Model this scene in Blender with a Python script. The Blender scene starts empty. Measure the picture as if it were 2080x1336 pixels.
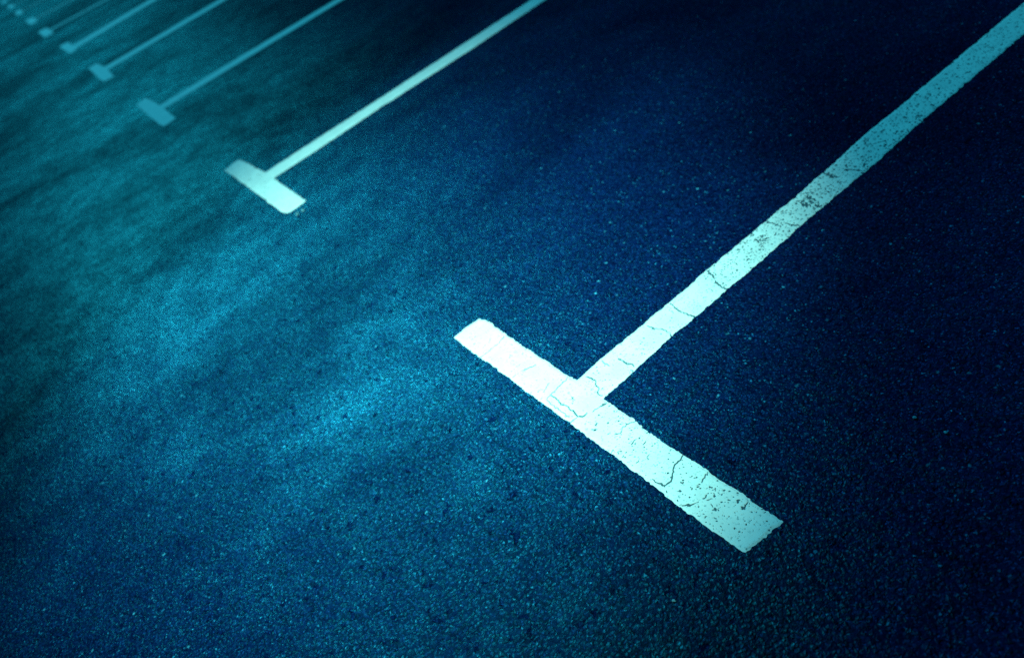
import bpy, math, random
import numpy as np
from mathutils import Matrix, Vector

# ------------------------------------------------------------------ camera
CAM_H = 1.32
F_PX = 1571.82                       # focal length in pixels of a 2080 px wide frame
PITCH, ROLL, YAW = 0.645975, -0.459294, -1.226141
fwd = np.array([math.sin(YAW)*math.cos(PITCH), math.cos(YAW)*math.cos(PITCH), -math.sin(PITCH)])
right0 = np.array([math.cos(YAW), -math.sin(YAW), 0.0])
up0 = np.cross(right0, fwd)
RGT = math.cos(ROLL)*right0 + math.sin(ROLL)*up0
UPV = -math.sin(ROLL)*right0 + math.cos(ROLL)*up0

scene = bpy.context.scene
cam_data = bpy.data.cameras.new('camera')
cam = bpy.data.objects.new('camera', cam_data)
scene.collection.objects.link(cam)
cam.matrix_world = Matrix(((RGT[0], UPV[0], -fwd[0], 0), (RGT[1], UPV[1], -fwd[1], 0),
                           (RGT[2], UPV[2], -fwd[2], CAM_H), (0, 0, 0, 1)))
cam_data.sensor_width = 36.0
cam_data.lens = 36.0*F_PX/2080.0
cam_data.clip_start = 0.05
cam_data.clip_end = 2000.0
cam_data.dof.use_dof = True
cam_data.dof.focus_distance = 1.55
cam_data.dof.aperture_fstop = 2.2
scene.camera = cam

# ------------------------------------------------------------------ sky, sun, added spot
SUN_EL, SUN_AZ = math.radians(37.8), math.radians(-87.5)       # azimuth from +Y towards +X
world = bpy.data.worlds.new('World')
scene.world = world
world.use_nodes = True
wn = world.node_tree
wn.nodes.clear()
sky = wn.nodes.new('ShaderNodeTexSky')
sky.sky_type = 'NISHITA'
sky.sun_disc = False
sky.sun_elevation = SUN_EL
sky.sun_rotation = SUN_AZ
tint = wn.nodes.new('ShaderNodeMix')
tint.data_type = 'RGBA'
tint.blend_type = 'MULTIPLY'
tint.inputs[0].default_value = 1.0
tint.inputs[7].default_value = (0.004, 0.11, 0.11, 1)         # blue evening cast
bg = wn.nodes.new('ShaderNodeBackground')
bg.inputs['Strength'].default_value = 0.10
wo = wn.nodes.new('ShaderNodeOutputWorld')
wn.links.new(sky.outputs[0], tint.inputs[6])
wn.links.new(tint.outputs[2], bg.inputs['Color'])
wn.links.new(bg.outputs[0], wo.inputs['Surface'])

def aim(o, direction):
    o.rotation_euler = Vector(direction).to_track_quat('-Z', 'Y').to_euler()

sl = bpy.data.lights.new('sun', 'SUN')
sl.energy = 2.15
sl.angle = math.radians(3.0)
sl.color = (0.035, 0.62, 0.900)
sun = bpy.data.objects.new('sun', sl)
scene.collection.objects.link(sun)
sdir = Vector((math.sin(SUN_AZ)*math.cos(SUN_EL), math.cos(SUN_AZ)*math.cos(SUN_EL), math.sin(SUN_EL)))
aim(sun, -sdir)

ll = bpy.data.lights.new('added_pool_spot', 'SPOT')           # unseen spot added behind the camera for a light pool round the near marking
ll.energy = 4600.0
ll.color = (0.38, 1.0, 0.84)
ll.spot_size = math.radians(32.6)
ll.spot_blend = 1.0
ll.shadow_soft_size = 0.08
pool_spot = bpy.data.objects.new('added_pool_spot', ll)
scene.collection.objects.link(pool_spot)
pool_spot.location = (0.80, -1.50, 4.00)
aim(pool_spot, Vector((-2.16, 0.40, 0.0)) - pool_spot.location)

scene.view_settings.view_transform = 'Standard'
scene.view_settings.look = 'None'
scene.view_settings.exposure = 0.0
scene.view_settings.gamma = 1.0
scene.view_settings.use_curve_mapping = False
scene.cycles.max_bounces = 3
scene.cycles.use_denoising = False

# ------------------------------------------------------------------ helpers
def gp(px, py):
    """ground point (metres) seen at a pixel of the 2080x1336 survey of the site"""
    d = fwd*F_PX + RGT*(px-1040.0) - UPV*(py-668.0)
    t = -CAM_H/d[2]
    return np.array([d[0]*t, d[1]*t])

def value_noise(x, y, cell, seed):
    rs = np.random.RandomState(seed)
    tab = rs.rand(256, 256)
    gx, gy = x/cell, y/cell
    ix, iy = np.floor(gx).astype(int), np.floor(gy).astype(int)
    fx, fy = gx-ix, gy-iy
    fx, fy = fx*fx*(3-2*fx), fy*fy*(3-2*fy)
    a = tab[ix % 256, iy % 256]; b = tab[(ix+1) % 256, iy % 256]
    c = tab[ix % 256, (iy+1) % 256]; d = tab[(ix+1) % 256, (iy+1) % 256]
    return (a*(1-fx)+b*fx)*(1-fy) + (c*(1-fx)+d*fx)*fy - 0.5

def seg_dist(x, y, a, b):
    dx, dy = b[0]-a[0], b[1]-a[1]
    L2 = dx*dx+dy*dy+1e-12
    t = np.clip(((x-a[0])*dx+(y-a[1])*dy)/L2, 0, 1)
    return np.hypot(x-a[0]-t*dx, y-a[1]-t*dy), t

def poly_sdf(x, y, poly):
    n = len(poly)
    dist = np.full(x.shape, 1e9)
    inside = np.zeros(x.shape, bool)
    for i in range(n):
        a, b = poly[i], poly[(i+1) % n]
        dist = np.minimum(dist, seg_dist(x, y, a, b)[0])
        cond = (a[1] > y) != (b[1] > y)
        xi = (b[0]-a[0])*(y-a[1])/((b[1]-a[1]) if b[1] != a[1] else 1e-12)+a[0]
        inside ^= cond & (x < xi)
    return np.where(inside, -dist, dist)

def roughen(line, rs, step, amp):
    out = []
    for a, b in zip(line[:-1], line[1:]):
        a, b = np.array(a), np.array(b)
        n = max(1, int(np.hypot(*(b-a))/step))
        for k in range(n):
            p = a+(b-a)*k/n
            out.append(p+(rs.randn(2)*amp if k else 0))
    out.append(np.array(line[-1]))
    return out

def smooth(t):
    t = np.clip(t, 0, 1)
    return t*t*(3-2*t)

def paint_mesh(name, poly, cell, material, parent, z0=0.0, height=0.0028, seed=1, ragged=0.0022,
               cracks=(), pits=(), edge=0.006):
    """sheet of thick road paint as a fine height field; attribute 'chip' marks bare spots"""
    poly = np.array(poly)
    c = poly.mean(0)
    # long axis
    u, s, vt = np.linalg.svd(poly-c)
    ax = vt[0]; ay = np.array([-ax[1], ax[0]])
    lu = (poly-c)@ax; lv = (poly-c)@ay
    nu = int((lu.max()-lu.min()+6*cell)/cell)+1
    nv = int((lv.max()-lv.min()+6*cell)/cell)+1
    U, V = np.meshgrid(lu.min()-3*cell+np.arange(nu)*cell, lv.min()-3*cell+np.arange(nv)*cell, indexing='ij')
    def field(U, V):
        X = c[0]+U*ax[0]+V*ay[0]; Y = c[1]+U*ax[1]+V*ay[1]
        s = poly_sdf(X, Y, poly)
        s = s + ragged*(1.5*value_noise(X+9, Y+9, 0.016, seed)+1.6*value_noise(X+9, Y+9, 0.0065, seed+1)
                        + 1.2*value_noise(X+9, Y+9, 0.06, seed+2))
        return X, Y, s
    X, Y, S = field(U, V)
    e = cell*0.25
    gx = (field(U+e, V)[2]-field(U-e, V)[2])/(2*e)
    gy = (field(U, V+e)[2]-field(U, V-e)[2])/(2*e)
    gl = np.maximum(np.hypot(gx, gy), 0.5)
    keepv = S < cell*0.55
    near = np.abs(S) < cell*0.8
    mu = np.where(near, np.clip(-S/gl, -cell*.45, cell*.45)*gx/gl, 0)
    mv = np.where(near, np.clip(-S/gl, -cell*.45, cell*.45)*gy/gl, 0)
    U2, V2 = U+mu, V+mv
    X = c[0]+U2*ax[0]+V2*ay[0]; Y = c[1]+U2*ax[1]+V2*ay[1]
    chip = np.zeros(X.shape)
    for line, w in cracks:
        line = np.array(line)
        lo, hi = line.min(0)-0.02, line.max(0)+0.02
        m = (X > lo[0]) & (X < hi[0]) & (Y > lo[1]) & (Y < hi[1])
        if not m.any():
            continue
        d = np.full(m.sum(), 9.0)
        xm, ym = X[m], Y[m]
        for a, b in zip(line[:-1], line[1:]):
            d = np.minimum(d, seg_dist(xm, ym, a, b)[0])
        ww = w*np.clip(1.15+2.4*value_noise(xm+9, ym+9, 0.013, seed+5), 0.12, 2.4)
        chip[m] = np.maximum(chip[m], (1-smooth((d-ww*0.5)/(cell*1.0)))*np.clip(ww/w*1.4, 0, 1))
    for (px, py, rx, ry, th, dep) in pits:
        m = (np.abs(X-px) < rx*2+cell) & (np.abs(Y-py) < rx*2+cell)
        if not m.any():
            continue
        dx, dy = X[m]-px, Y[m]-py
        a = dx*math.cos(th)+dy*math.sin(th); b = -dx*math.sin(th)+dy*math.cos(th)
        r = np.sqrt((a/rx)**2+(b/ry)**2)+0.5*value_noise(X[m]+9, Y[m]+9, 0.004, seed+7)
        chip[m] = np.maximum(chip[m], dep*(1-smooth((r-0.6)/0.8)))
    top = height*smooth((-S)/edge+0.12)
    top += 0.0003*value_noise(X+9, Y+9, 0.008, seed+3)+0.0004*value_noise(X+9, Y+9, 0.05, seed+4)
    Z = z0+0.0004+np.maximum(top*(1-0.85*np.clip(chip, 0, 1)), 0)
    f = keepv[:-1, :-1] & keepv[1:, :-1] & keepv[1:, 1:] & keepv[:-1, 1:]
    used = np.zeros(X.shape, bool)
    used[:-1, :-1] |= f; used[1:, :-1] |= f; used[1:, 1:] |= f; used[:-1, 1:] |= f
    idx = np.full(X.shape, -1); idx[used] = np.arange(used.sum())
    org = np.array(parent.location) if parent else np.zeros(3)
    verts = np.stack([X[used]-org[0], Y[used]-org[1], Z[used]-org[2]], 1)
    i, j = np.nonzero(f)
    faces = np.stack([idx[i, j], idx[i+1, j], idx[i+1, j+1], idx[i, j+1]], 1)
    me = bpy.data.meshes.new(name)
    me.vertices.add(len(verts)); me.vertices.foreach_set('co', verts.astype(np.float32).ravel())
    me.loops.add(faces.size); me.loops.foreach_set('vertex_index', faces.astype(np.int32).ravel())
    me.polygons.add(len(faces))
    me.polygons.foreach_set('loop_start', np.arange(0, faces.size, 4, dtype=np.int32))
    me.polygons.foreach_set('loop_total', np.full(len(faces), 4, dtype=np.int32))
    me.polygons.foreach_set('use_smooth', np.ones(len(faces), dtype=bool))
    at = me.attributes.new('chip', 'FLOAT', 'POINT')
    at.data.foreach_set('value', chip[used].astype(np.float32))
    me.update(); me.validate()
    me.materials.append(material)
    o = bpy.data.objects.new(name, me)
    scene.collection.objects.link(o)
    o.parent = parent
    return o

class NT:
    def __init__(self, name):
        self.m = bpy.data.materials.new(name); self.m.use_nodes = True
        self.t = self.m.node_tree; self.t.nodes.clear()
    def n(self, kind, **kw):
        nd = self.t.nodes.new('ShaderNode'+kind)
        for k, v in kw.items():
            if k.startswith('i_'):
                nd.inputs[k[2:].replace('_', ' ')].default_value = v
            else:
                setattr(nd, k, v)
        return nd
    def link(self, a, b): self.t.links.new(a, b)
    def math(self, op, a, b=None, c=None, clamp=False):
        nd = self.t.nodes.new('ShaderNodeMath'); nd.operation = op; nd.use_clamp = clamp
        for k, v in enumerate((a, b, c)):
            if v is None: continue
            if isinstance(v, (int, float)): nd.inputs[k].default_value = v
            else: self.link(v, nd.inputs[k])
        return nd.outputs[0]
    def ramp(self, v, a, b, lo=0.0, hi=1.0):
        nd = self.t.nodes.new('ShaderNodeMapRange'); nd.interpolation_type = 'SMOOTHSTEP'
        self.link(v, nd.inputs[0])
        for k, x in enumerate((a, b, lo, hi)): nd.inputs[k+1].default_value = x
        return nd.outputs[0]
    def mix(self, fac, a, b, blend='MIX'):
        nd = self.t.nodes.new('ShaderNodeMix'); nd.data_type = 'RGBA'; nd.blend_type = blend
        for s, v in ((0, fac), (6, a), (7, b)):
            if isinstance(v, (int, float)): nd.inputs[s].default_value = v
            elif isinstance(v, tuple): nd.inputs[s].default_value = v
            else: self.link(v, nd.inputs[s])
        return nd.outputs[2]

def asphalt_nodes(T):
    """returns base colour, roughness and normal of coarse worn asphalt"""
    geo = T.n('NewGeometry')
    P = geo.outputs['Position']
    # slight warp so that the aggregate is irregular
    wrp = T.n('TexNoise', i_Scale=110.0, i_Detail=2.0); T.link(P, wrp.inputs['Vector'])
    vm = T.n('VectorMath', operation='MULTIPLY_ADD'); T.link(wrp.outputs['Color'], vm.inputs[0])
    vm.inputs[1].default_value = (.012, .012, 0); T.link(P, vm.inputs[2])
    W = vm.outputs[0]
    def vor(scale):
        v = T.n('TexVoronoi', feature='F1', i_Scale=scale); v.voronoi_dimensions = '2D'; T.link(W, v.inputs['Vector'])
        sp = T.n('SeparateColor'); T.link(v.outputs['Color'], sp.inputs[0])
        return v.outputs['Distance'], sp.outputs
    d1, c1 = vor(128.0)      # 9 mm aggregate
    d2, c2 = vor(245.0)      # grit
    d3, c3 = vor(50.0)       # odd large stones
    n1 = T.n('TexNoise', i_Scale=300.0, i_Detail=2.0, i_Roughness=.55); T.link(P, n1.inputs['Vector'])
    n2 = T.n('TexNoise', i_Scale=30.0, i_Detail=3.0, i_Roughness=.65); T.link(P, n2.inputs['Vector'])
    mp = T.n('Mapping'); mp.inputs['Scale'].default_value = (1.0, 0.75, 1.0)
    mp.inputs['Location'].default_value = (16.6, 27.2, 21.2)
    mp.inputs['Rotation'].default_value = (0, 0, math.radians(14)); T.link(P, mp.inputs['Vector'])
    n3 = T.n('TexNoise', i_Scale=1.1, i_Detail=5.0, i_Roughness=.55, i_Distortion=.4); T.link(mp.outputs[0], n3.inputs['Vector'])
    n4 = T.n('TexNoise', i_Scale=8.0, i_Detail=4.0, i_Roughness=.6); T.link(P, n4.inputs['Vector'])
    # height in metres
    top1 = T.ramp(d1, 0.0, 0.7, 1.0, 0.0); top2 = T.ramp(d2, 0.0, 0.7, 1.0, 0.0)
    st1 = T.math('MULTIPLY', top1, T.math('ADD', T.math('MULTIPLY', c1[0], 1.2), .05))
    st2 = T.math('MULTIPLY', top2, T.math('ADD', c2[0], .1))
    pop3 = T.math('GREATER_THAN', c3[1], 0.82)
    st3 = T.math('MULTIPLY', T.ramp(d3, 0.0, 0.5, 1.0, 0.0), pop3)
    pit = T.ramp(n2.outputs['Fac'], 0.32, 0.41, 1.0, 0.0)
    h = T.math('MULTIPLY', st1, 0.0026)
    h = T.math('MULTIPLY_ADD', st2, 0.0009, h)
    h = T.math('MULTIPLY_ADD', st3, 0.0012, h)
    h = T.math('MULTIPLY_ADD', n1.outputs['Fac'], 0.0008, h)
    h = T.math('MULTIPLY_ADD', pit, -0.0030, h)
    h = T.math('MULTIPLY_ADD', n4.outputs['Fac'], 0.006, h)
    n6 = T.n('TexNoise', i_Scale=62.0, i_Detail=3.0, i_Roughness=.6); T.link(W, n6.inputs['Vector'])
    h = T.math('MULTIPLY_ADD', n6.outputs['Fac'], 0.0050, h)
    bump = T.n('Bump', i_Strength=1.0, i_Distance=1.0); T.link(h, bump.inputs['Height'])
    gbump = T.n('Bump', i_Strength=.165, i_Distance=1.0); T.link(h, gbump.inputs['Height'])
    T.gloss_normal = gbump.outputs[0]      # stone tops are worn flat by tyres
    # colour: bitumen, then ever rarer, ever paler stones
    def pale(c, dist, power, lo, hi):
        return T.math('MULTIPLY', T.math('POWER', c, power), T.ramp(dist, lo, hi, 1.0, 0.0))
    col = T.mix(c1[2], (.0003, .0014, .016, 1), (.0006, .0070, .046, 1))
    col = T.mix(pale(c1[1], d1, 5.0, .2, .5), col, (.003, .016, .080, 1))
    col = T.mix(pale(c2[2], d2, 7.0, .2, .55), col, (.006, .048, .18, 1))
    col = T.mix(pale(c1[0], d1, 34.0, .15, .36), col, (.02, .18, .34, 1))
    col = T.mix(pale(c3[2], d3, 110.0, .10, .22), col, (.04, .24, .36, 1))
    patch = T.ramp(n3.outputs['Fac'], 0.34, 0.66, 0.75, 1.25)
    col = T.mix(1.0, col, gl_col(T, patch), 'MULTIPLY')
    rough = T.ramp(n3.outputs['Fac'], 0.34, 0.66, 0.42, 0.40)
    # sheen sits on the stone tops, hollows and pits stay matt
    rel = T.math('MULTIPLY_ADD', st1, 1.45, .30)
    gl = T.math('MULTIPLY', T.ramp(n3.outputs['Fac'], 0.34, 0.66, 0.50, 1.50), T.math('SUBTRACT', 1.0, T.math('MULTIPLY', pit, .85)))
    gl = T.math('MULTIPLY', gl, rel)
    gl = T.math('MULTIPLY', gl, T.ramp(n4.outputs['Fac'], .35, .65, .75, 1.25))
    return col, rough, bump.outputs[0], gl

def make_asphalt():
    T = NT('asphalt')
    col, rough, nrm, gl = asphalt_nodes(T)
    d = T.n('BsdfDiffuse'); T.link(col, d.inputs['Color']); T.link(nrm, d.inputs['Normal'])
    g = T.n('BsdfGlossy', distribution='BECKMANN'); T.link(rough, g.inputs['Roughness']); T.link(T.gloss_normal, g.inputs['Normal'])
    T.link(T.mix(1.0, gl_col(T, gl), GLOSS, 'MULTIPLY'), g.inputs['Color'])
    add = T.n('AddShader'); T.link(d.outputs[0], add.inputs[0]); T.link(g.outputs[0], add.inputs[1])
    o = T.n('OutputMaterial')
    T.link(add.outputs[0], o.inputs['Surface'])
    return T.m

GLOSS = (.014, .047, .045, 1)
def gl_col(T, v):
    pc = T.n('CombineColor')
    for k in range(3): T.link(v, pc.inputs[k])
    return pc.outputs[0]

def make_paint():
    T = NT('white_road_paint')
    geo = T.n('NewGeometry'); P = geo.outputs['Position']
    acol, arough, anrm, agl = asphalt_nodes(T)
    at = T.n('Attribute', attribute_name='chip')
    n = T.n('TexNoise', i_Scale=330.0, i_Detail=2.0); T.link(P, n.inputs['Vector'])
    nb = T.n('TexNoise', i_Scale=16.0, i_Detail=3.0); T.link(P, nb.inputs['Vector'])
    chip = T.ramp(T.math('ADD', at.outputs['Fac'], T.math('MULTIPLY', T.math('SUBTRACT', n.outputs['Fac'], .5), .35)), .35, .62)
    n2 = T.n('TexNoise', i_Scale=170.0, i_Detail=3.0, i_Roughness=.65); T.link(P, n2.inputs['Vector'])
    n5 = T.n('TexNoise', i_Scale=120.0, i_Detail=4.0, i_Roughness=.75); T.link(P, n5.inputs['Vector'])
    dirt = T.math('MULTIPLY', T.ramp(n5.outputs['Fac'], .585, .645), T.ramp(nb.outputs['Fac'], .36, .62, .2, 1.0))
    pcol = T.mix(T.ramp(nb.outputs['Fac'], .3, .7), (.70, .72, .72, 1), (.82, .83, .82, 1))
    pcol = T.mix(T.math('MULTIPLY', dirt, .8), pcol, (.07, .22, .25, 1))
    col = T.mix(T.math('MULTIPLY', chip, .93), pcol, T.mix(.7, acol, (.012, .075, .095, 1)))
    bmp = T.n('Bump', i_Strength=.6, i_Distance=1.0)
    T.link(T.math('MULTIPLY', n2.outputs['Fac'], .0009), bmp.inputs['Height'])
    b = T.n('BsdfPrincipled', i_Roughness=.65); o = T.n('OutputMaterial')
    b.inputs['Specular IOR Level'].default_value = .08
    T.link(col, b.inputs['Base Color']); T.link(bmp.outputs[0], b.inputs['Normal'])
    T.link(b.outputs[0], o.inputs['Surface'])
    return T.m

M_ASPHALT = make_asphalt()
M_PAINT = make_paint()

# ------------------------------------------------------------------ ground
def make_ground():
    me = bpy.data.meshes.new('asphalt_ground')
    R = 400.0
    me.from_pydata([(-R, -R, 0), (R, -R, 0), (R, R, 0), (-R, R, 0)], [], [(0, 1, 2, 3)])
    me.materials.append(M_ASPHALT)
    o = bpy.data.objects.new('asphalt_ground', me)
    scene.collection.objects.link(o)
    o['kind'] = 'structure'
    o['label'] = 'dark blue coarse asphalt surface of the parking lot'
    o['category'] = 'ground'
make_ground()

# ------------------------------------------------------------------ painted T markings
def bay_marking(loc, label):
    e = bpy.data.objects.new('parking_bay_marking', None)
    scene.collection.objects.link(e)
    e.location = (loc[0], loc[1], 0)
    e['label'] = label; e['category'] = 'road marking'; e['group'] = 'T-shaped parking bay markings in a row'
    return e

def G(pts): return [gp(*p) for p in pts]

# nearest marking: outline and cracks surveyed point by point
bar1 = G([(922,685),(977,727),(1033,766),(1095,814),(1160,861),(1232,915),(1296,963),(1354,1007),(1416,1055),(1464,1091),
          (1508,1120),(1515,1123),(1530,1112),(1560,1086),(1584,1066),(1588,1060),(1575,1050),(1524,1016),(1503,998),(1467,977),(1437,955),
          (1387,924),(1320,878),(1290,855),(1236,818),(1171,773),(1148,760),(1105,731),(1049,694),(1013,670),(999,658),
          (983,649),(974,648),(946,665)])
s_left = [(1144,795),(1171,773),(1200,747),(1350,623),(1438,547),(1556,449),(1615,401),(1768,265),(1840,207),(1971,97),(2080,7),(2180,-76)]
s_right = [(2180,-16),(2080,70),(1989,147),(1869,249),(1786,325),(1697,399),(1625,460),(1544,532),(1477,589),(1417,641),(1366,681),(1305,738),(1236,800),(1200,830)]
stem1 = G(s_left+s_right)
rs = np.random.RandomState(4)
def zc(ox, oy, s, pts): return [(ox+x/s, oy+y/s) for x, y in pts]
raw = [
 (zc(850,600,4.16,[(725,350),(680,405),(640,430),(600,470),(560,500),(520,522)]), .0012),
 (zc(850,600,4.16,[(990,585),(930,615),(860,645),(800,692)]), .0014),
 (zc(850,600,4.16,[(918,440),(880,500)]), .0012),
 (zc(850,600,4.16,[(1262,690),(1230,730),(1180,775),(1110,850),(1085,880)]), .0012),
 (zc(850,600,4.16,[(1110,740),(1055,820)]), .0007),
 (zc(1100,700,7.42,[(990,872),(920,920),(800,980),(750,1020),(690,1035),(640,1080),(545,1090)]), .0032),
 (zc(1100,700,7.42,[(545,1090),(490,1010),(440,990),(410,940),(330,910),(270,870),(260,840),(180,790),(150,770)]), .0020),
 (zc(1100,700,7.42,[(530,1105),(440,1175)]), .0016),
 (zc(1100,700,7.42,[(640,470),(720,500),(770,525),(820,545),(815,600),(870,660),(850,740),(925,770)]), .0020),
 (zc(1100,700,7.42,[(1160,210),(1240,265),(1300,300),(1370,290),(1405,350)]), .0015),
 (zc(1100,700,7.42,[(910,240),(1020,320)]), .0009),
 (zc(1100,700,7.42,[(80,830),(130,880),(200,940),(260,980),(340,1030),(420,1095)]), .0007),
 (zc(1200,800,4.16,[(375,233),(320,255),(270,280),(255,330),(200,345)]), .0011),
 (zc(1200,800,4.16,[(512,318),(480,370),(455,420)]), .0018),
 (zc(1200,800,4.16,[(777,520),(760,560),(710,600),(690,690),(680,740),(630,775),(560,750),(520,720)]), .0018),
 (zc(1200,800,4.16,[(625,780),(645,835)]), .0022),
 (zc(1200,800,4.16,[(998,652),(950,720),(940,750)]), .0014),
 (zc(1200,800,4.16,[(978,855),(910,910),(860,935),(775,945)]), .0014),
 (zc(1200,800,4.16,[(1328,895),(1310,940),(1285,975)]), .0022),
 (zc(1200,800,4.16,[(175,500),(190,470),(200,490),(260,485)]), .0013),
 (zc(1200,800,4.16,[(430,570),(500,508)]), .0009),
 (zc(1200,800,4.16,[(345,430),(385,380)]), .0010),
 (zc(1200,400,3.34,[(790,505),(830,540),(845,575),(885,610),(930,630)]), .0022),
 (zc(1200,400,3.34,[(540,720),(570,755),(600,775),(650,790),(705,818)]), .0022),
 (zc(1200,400,3.34,[(355,868),(420,888),(490,900),(540,925),(548,950)]), .0018),
 (zc(1200,400,3.34,[(200,1100),(240,1125),(280,1135),(300,1158)]), .0015),
 (zc(1200,400,3.34,[(1185,165),(1240,185),(1290,205)]), .0017),
 (zc(1200,400,3.34,[(1320,180),(1360,190),(1415,197)]), .0017),
 (zc(1200,400,3.34,[(1125,292),(1160,300),(1205,298)]), .0017),
 (zc(1600,0,3.34,[(240,1172),(300,1195),(350,1205)]), .0022),
 (zc(1600,0,3.34,[(395,1152),(450,1158),(515,1162)]), .0022),
]
cracks = [(roughen(G(p), rs, .0045, .0013), w*.82) for p, w in raw]

def random_pits(poly_px, n, smin, smax, seed):
    smin *= .9; smax *= .8; n = int(n*1.7)
    """small chips scattered over a quadrilateral strip given by two end edges in pixels"""
    r = np.random.RandomState(seed); out = []
    a0, a1, b0, b1 = [gp(*p) for p in poly_px]
    for k in range(n):
        t, s = r.rand(), r.rand()
        p = (a0*(1-s)+a1*s)*(1-t)+(b0*(1-s)+b1*s)*t
        sz = smin+(smax-smin)*r.rand()**2.5
        out.append((p[0], p[1], sz, sz*(.35+.5*r.rand()), r.rand()*math.pi, .55+.5*r.rand()))
    return out

pits_bar = random_pits([(923,686),(975,649),(1180,860),(1230,812)], 130, .0010, .0032, 1)
pits_bar += random_pits([(1180,860),(1230,812),(1450,1085),(1500,1000)], 300, .0011, .0042, 2)
pits_bar += random_pits([(1400,1045),(1450,965),(1520,1118),(1588,1060)], 90, .0011, .0036, 3)
for x, y, s in [(1163,806,.0045),(1161,811,.003),(1039,723,.0035),(1256,857,.0035),(1330,944,.003),(1418,991,.0032),(1509,1032,.004),
                (1500,1018,.0035),(1295,938,.003),(1196,821,.003),(1386,978,.003),(1310,918,.003)]:
    for k in range(3):
        p = gp(x+rs.randn()*2.5, y+rs.randn()*2)
        pits_bar.append((p[0], p[1], s*(.5+.7*rs.rand()), s*.5*(.5+.7*rs.rand()), rs.rand()*3, 1.0))
pits_stem = random_pits([(1175,775),(1225,808),(1420,560),(1477,589)], 260, .0011, .0036, 5)
pits_stem += random_pits([(1420,560),(1477,589),(1615,403),(1694,402)], 520, .0013, .0048, 6)
pits_stem += random_pits([(1615,403),(1694,402),(1840,207),(1910,215)], 600, .0014, .0055, 7)
pits_stem += random_pits([(1840,207),(1910,215),(2080,7),(2080,70)], 420, .0014, .0055, 8)
for cx, cy, n, rad in [(1646,402,46,15),(1634,415,30,9),(1658,423,18,10),(1548,488,26,12),(1753,322,14,8),(1560,400,0,1),(1684,357,16,9),(1870,238,14,9)]:
    for k in range(n):
        p = gp(cx+rs.randn()*rad*.6, cy+rs.randn()*rad*.45)
        sz = .0018+.0026*rs.rand(); pits_stem.append((p[0], p[1], sz, sz*.6, rs.rand()*3, 1.0))

m1 = bay_marking(gp(1200, 789), 'nearest white T-shaped bay marking with cracked and chipped paint')
paint_mesh('stem_line', stem1, .0016, M_PAINT, m1, seed=21, ragged=.0021, cracks=cracks, pits=pits_stem, height=.0012, edge=.009)
paint_mesh('crossbar', bar1, .0012, M_PAINT, m1, seed=11, ragged=.0023, cracks=cracks, pits=pits_bar, height=.0016, edge=.009)

# the markings further along the row
far = [
 ([(457,346),(465,340),(480,327),(488,325),(497,329),(541,352),(556,362),(596,391),(621,408),(614,414),(590,431),(581,434),(572,430),(520,392),(500,377)],
  [(541,350),(620,298),(800,182),(1080,0),(1160,-52),(1190,-52),(1108,0),(957,101),(815,192),(786,211),(780,214),(640,308),(556,362)], ''),
 ([(277,214),(284,208),(294,200),(303,202),(330,218),(357,240),(350,246),(334,257),(325,254)],
  [(323,215),(500,108),(682,0),(760,-48),(782,-48),(697,0),(510,114),(333,221)], ''),
 ([(180,139),(197,129),(215,138),(232,156),(212,166),(203,162)],
  [(210,138),(446,0),(530,-49),(546,-49),(459,0),(218,143)], ''),
 ([(120,95),(138,86),(158,99),(142,110)], [(151,91),(300,3),(390,-50),(404,-50),(313,3),(158,96)], ''),
 ([(80,65),(92,57),(107,68),(92,76)], [(101,61),(209,0),(290,-46),(304,-46),(220,0),(106,66)], ''),
 ([(52,43),(64,36),(75,44),(65,50)], [(70,38),(143,0),(200,-30),(212,-30),(151,0),(74,42)], ''),
]
labels = ['second nearest T-shaped bay marking, pale and slightly worn, with a nick in its line',
          'third nearest T-shaped bay marking, teal and softly out of focus',
          'fourth nearest T-shaped bay marking in the row, counting the cracked one as first',
          'fifth nearest T-shaped bay marking in the row, counting the cracked one as first',
          'sixth nearest T-shaped bay marking in the row, its crossbar a small blurred lozenge',
          'seventh nearest T-shaped bay marking, fourth from the top left corner',
          'eighth nearest T-shaped bay marking, third from the top left corner',
          'ninth nearest T-shaped bay marking, second from the top left corner',
          'farthest T-shaped bay marking, tiny blurred bar in the top left corner']
CELLS = [.004, .006, .010, .010, .010, .010]
for k, (bar, stem, _) in enumerate(far):
    if k < 4:
        gb, gs = G(bar), G(stem)
        # push the start of the line a little under the crossbar
        d = (gs[0]-gs[1])/np.hypot(*(gs[0]-gs[1]))
        gs = [gs[0]+d*.03]+gs+[gs[-1]+d*.03]
    else:
        cx = gp(*np.mean(bar, 0)); L, w, sw = 1.081, .094*1.5, .16
        gb = [cx+np.array(v) for v in ((-L/2, -w/2), (-L/2, w/2), (L/2, w/2), (L/2, -w/2))]
        gs = [cx+np.array(v) for v in ((-sw/2, 0), (-sw/2, 5.0), (sw/2, 5.0), (sw/2, 0))]
    e = bay_marking(np.mean(gb, 0), labels[k])
    pp = random_pits([bar[0], bar[len(bar)//4], bar[-3], bar[len(bar)//2]], 60 if k == 0 else 0, .003, .008, 30+k)
    c = CELLS[min(k, 5)]
    paint_mesh('stem_line', gs, c*1.2, M_PAINT, e, seed=40+k, height=.0014, edge=.012, ragged=.003)
    paint_mesh('crossbar', gb, c, M_PAINT, e, seed=60+k, height=.0020, edge=.012, ragged=.003, pits=pp)
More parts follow.
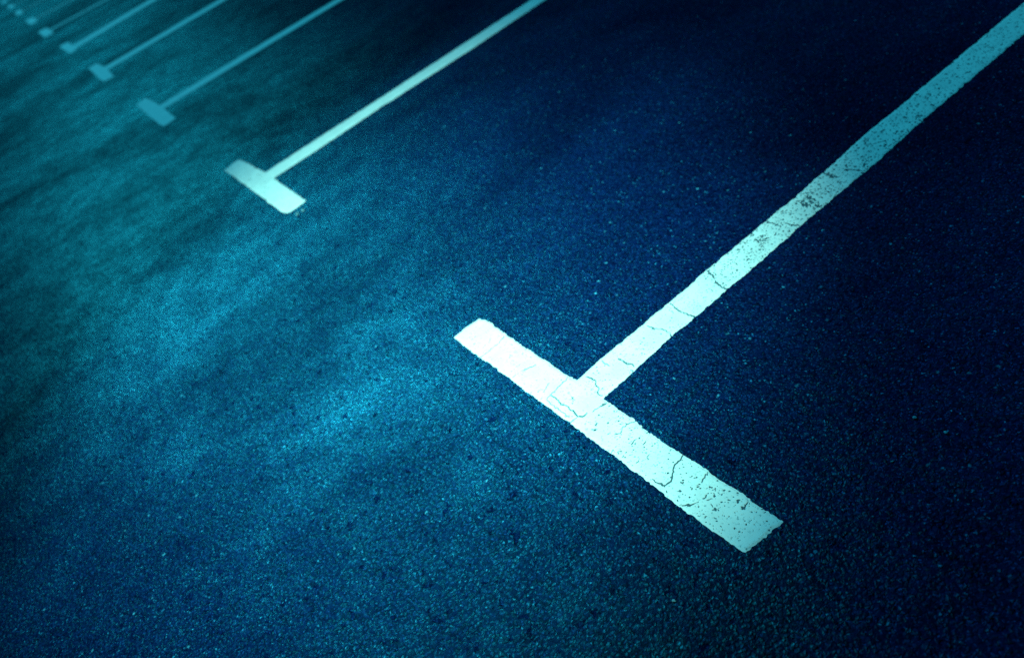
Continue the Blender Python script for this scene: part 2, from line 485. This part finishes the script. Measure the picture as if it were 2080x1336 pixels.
for k, pc in ((6, (38.5, 26)), (7, (22, 14)), (8, (8, 4))):
    cx = gp(*pc); L, w, sw = 1.0, .13, .16
    gb = [cx+np.array(v) for v in ((-L/2, -w/2), (-L/2, w/2), (L/2, w/2), (L/2, -w/2))]
    gs = [cx+np.array(v) for v in ((-sw/2, 0), (-sw/2, 5.0), (sw/2, 5.0), (sw/2, 0))]
    e = bay_marking(cx, labels[k])
    paint_mesh('stem_line', gs, .012, M_PAINT, e, seed=80+k, height=.0014, edge=.012, ragged=.003)
    paint_mesh('crossbar', gb, .012, M_PAINT, e, seed=90+k, height=.0020, edge=.012, ragged=.003)

# ------------------------------------------------------------------ loose stones
def make_stone_material():
    T = NT('pale_stone')
    geo = T.n('NewGeometry')
    n = T.n('TexNoise', i_Scale=420.0, i_Detail=3.0); T.link(geo.outputs['Position'], n.inputs['Vector'])
    b = T.n('BsdfPrincipled', i_Roughness=.8); o = T.n('OutputMaterial')
    T.link(T.mix(n.outputs['Fac'], (.05, .16, .24, 1), (.16, .36, .42, 1)), b.inputs['Base Color'])
    T.link(b.outputs[0], o.inputs['Surface'])
    return T.m
M_STONE = make_stone_material()

def pebble(px, py, size, squash, label, seed):
    import bmesh
    bm = bmesh.new()
    bmesh.ops.create_icosphere(bm, subdivisions=3, radius=1.0)
    r = random.Random(seed)
    planes = [Vector((r.gauss(0, 1), r.gauss(0, 1), r.gauss(0, .8))).normalized() for _ in range(9)]
    for v in bm.verts:
        p = v.co.normalized()
        k = min([1.0]+[(.62+.25*((i*37 % 10)/10))/max(p.dot(q), .2) for i, q in enumerate(planes)])
        v.co = p*k
    for v in bm.verts:
        v.co = Vector((v.co.x*size, v.co.y*size*squash, v.co.z*size*.55))
    me = bpy.data.meshes.new('pebble'); bm.to_mesh(me); bm.free()
    me.materials.append(M_STONE)
    o = bpy.data.objects.new('pebble', me); scene.collection.objects.link(o)
    g = gp(px, py)
    o.location = (g[0], g[1], size*.36)
    o.rotation_euler = (0, 0, r.random()*6)
    o['label'] = label; o['category'] = 'pebble'; o['group'] = 'loose pale stones on the asphalt'
pebble(605, 436, .013, .5, 'elongated pale stone just below the end of the second nearest crossbar', 1)
pebble(616, 429, .010, .6, 'smaller pale stone at the lower right corner of the second nearest crossbar', 2)
pebble(1858, 849, .0045, .9, 'round pale stone chip on the dark asphalt right of the nearest line', 3)
pebble(1921, 879, .0045, .7, 'angular stone chip to the lower right of the round pale one', 4)
pebble(1812, 938, .0036, .5, 'flat narrow stone chip between the right picture edge and the cracked crossbar', 5)
pebble(1369, 1220, .0040, .8, 'small stone chip below the lower tip of the cracked crossbar, left side', 6)
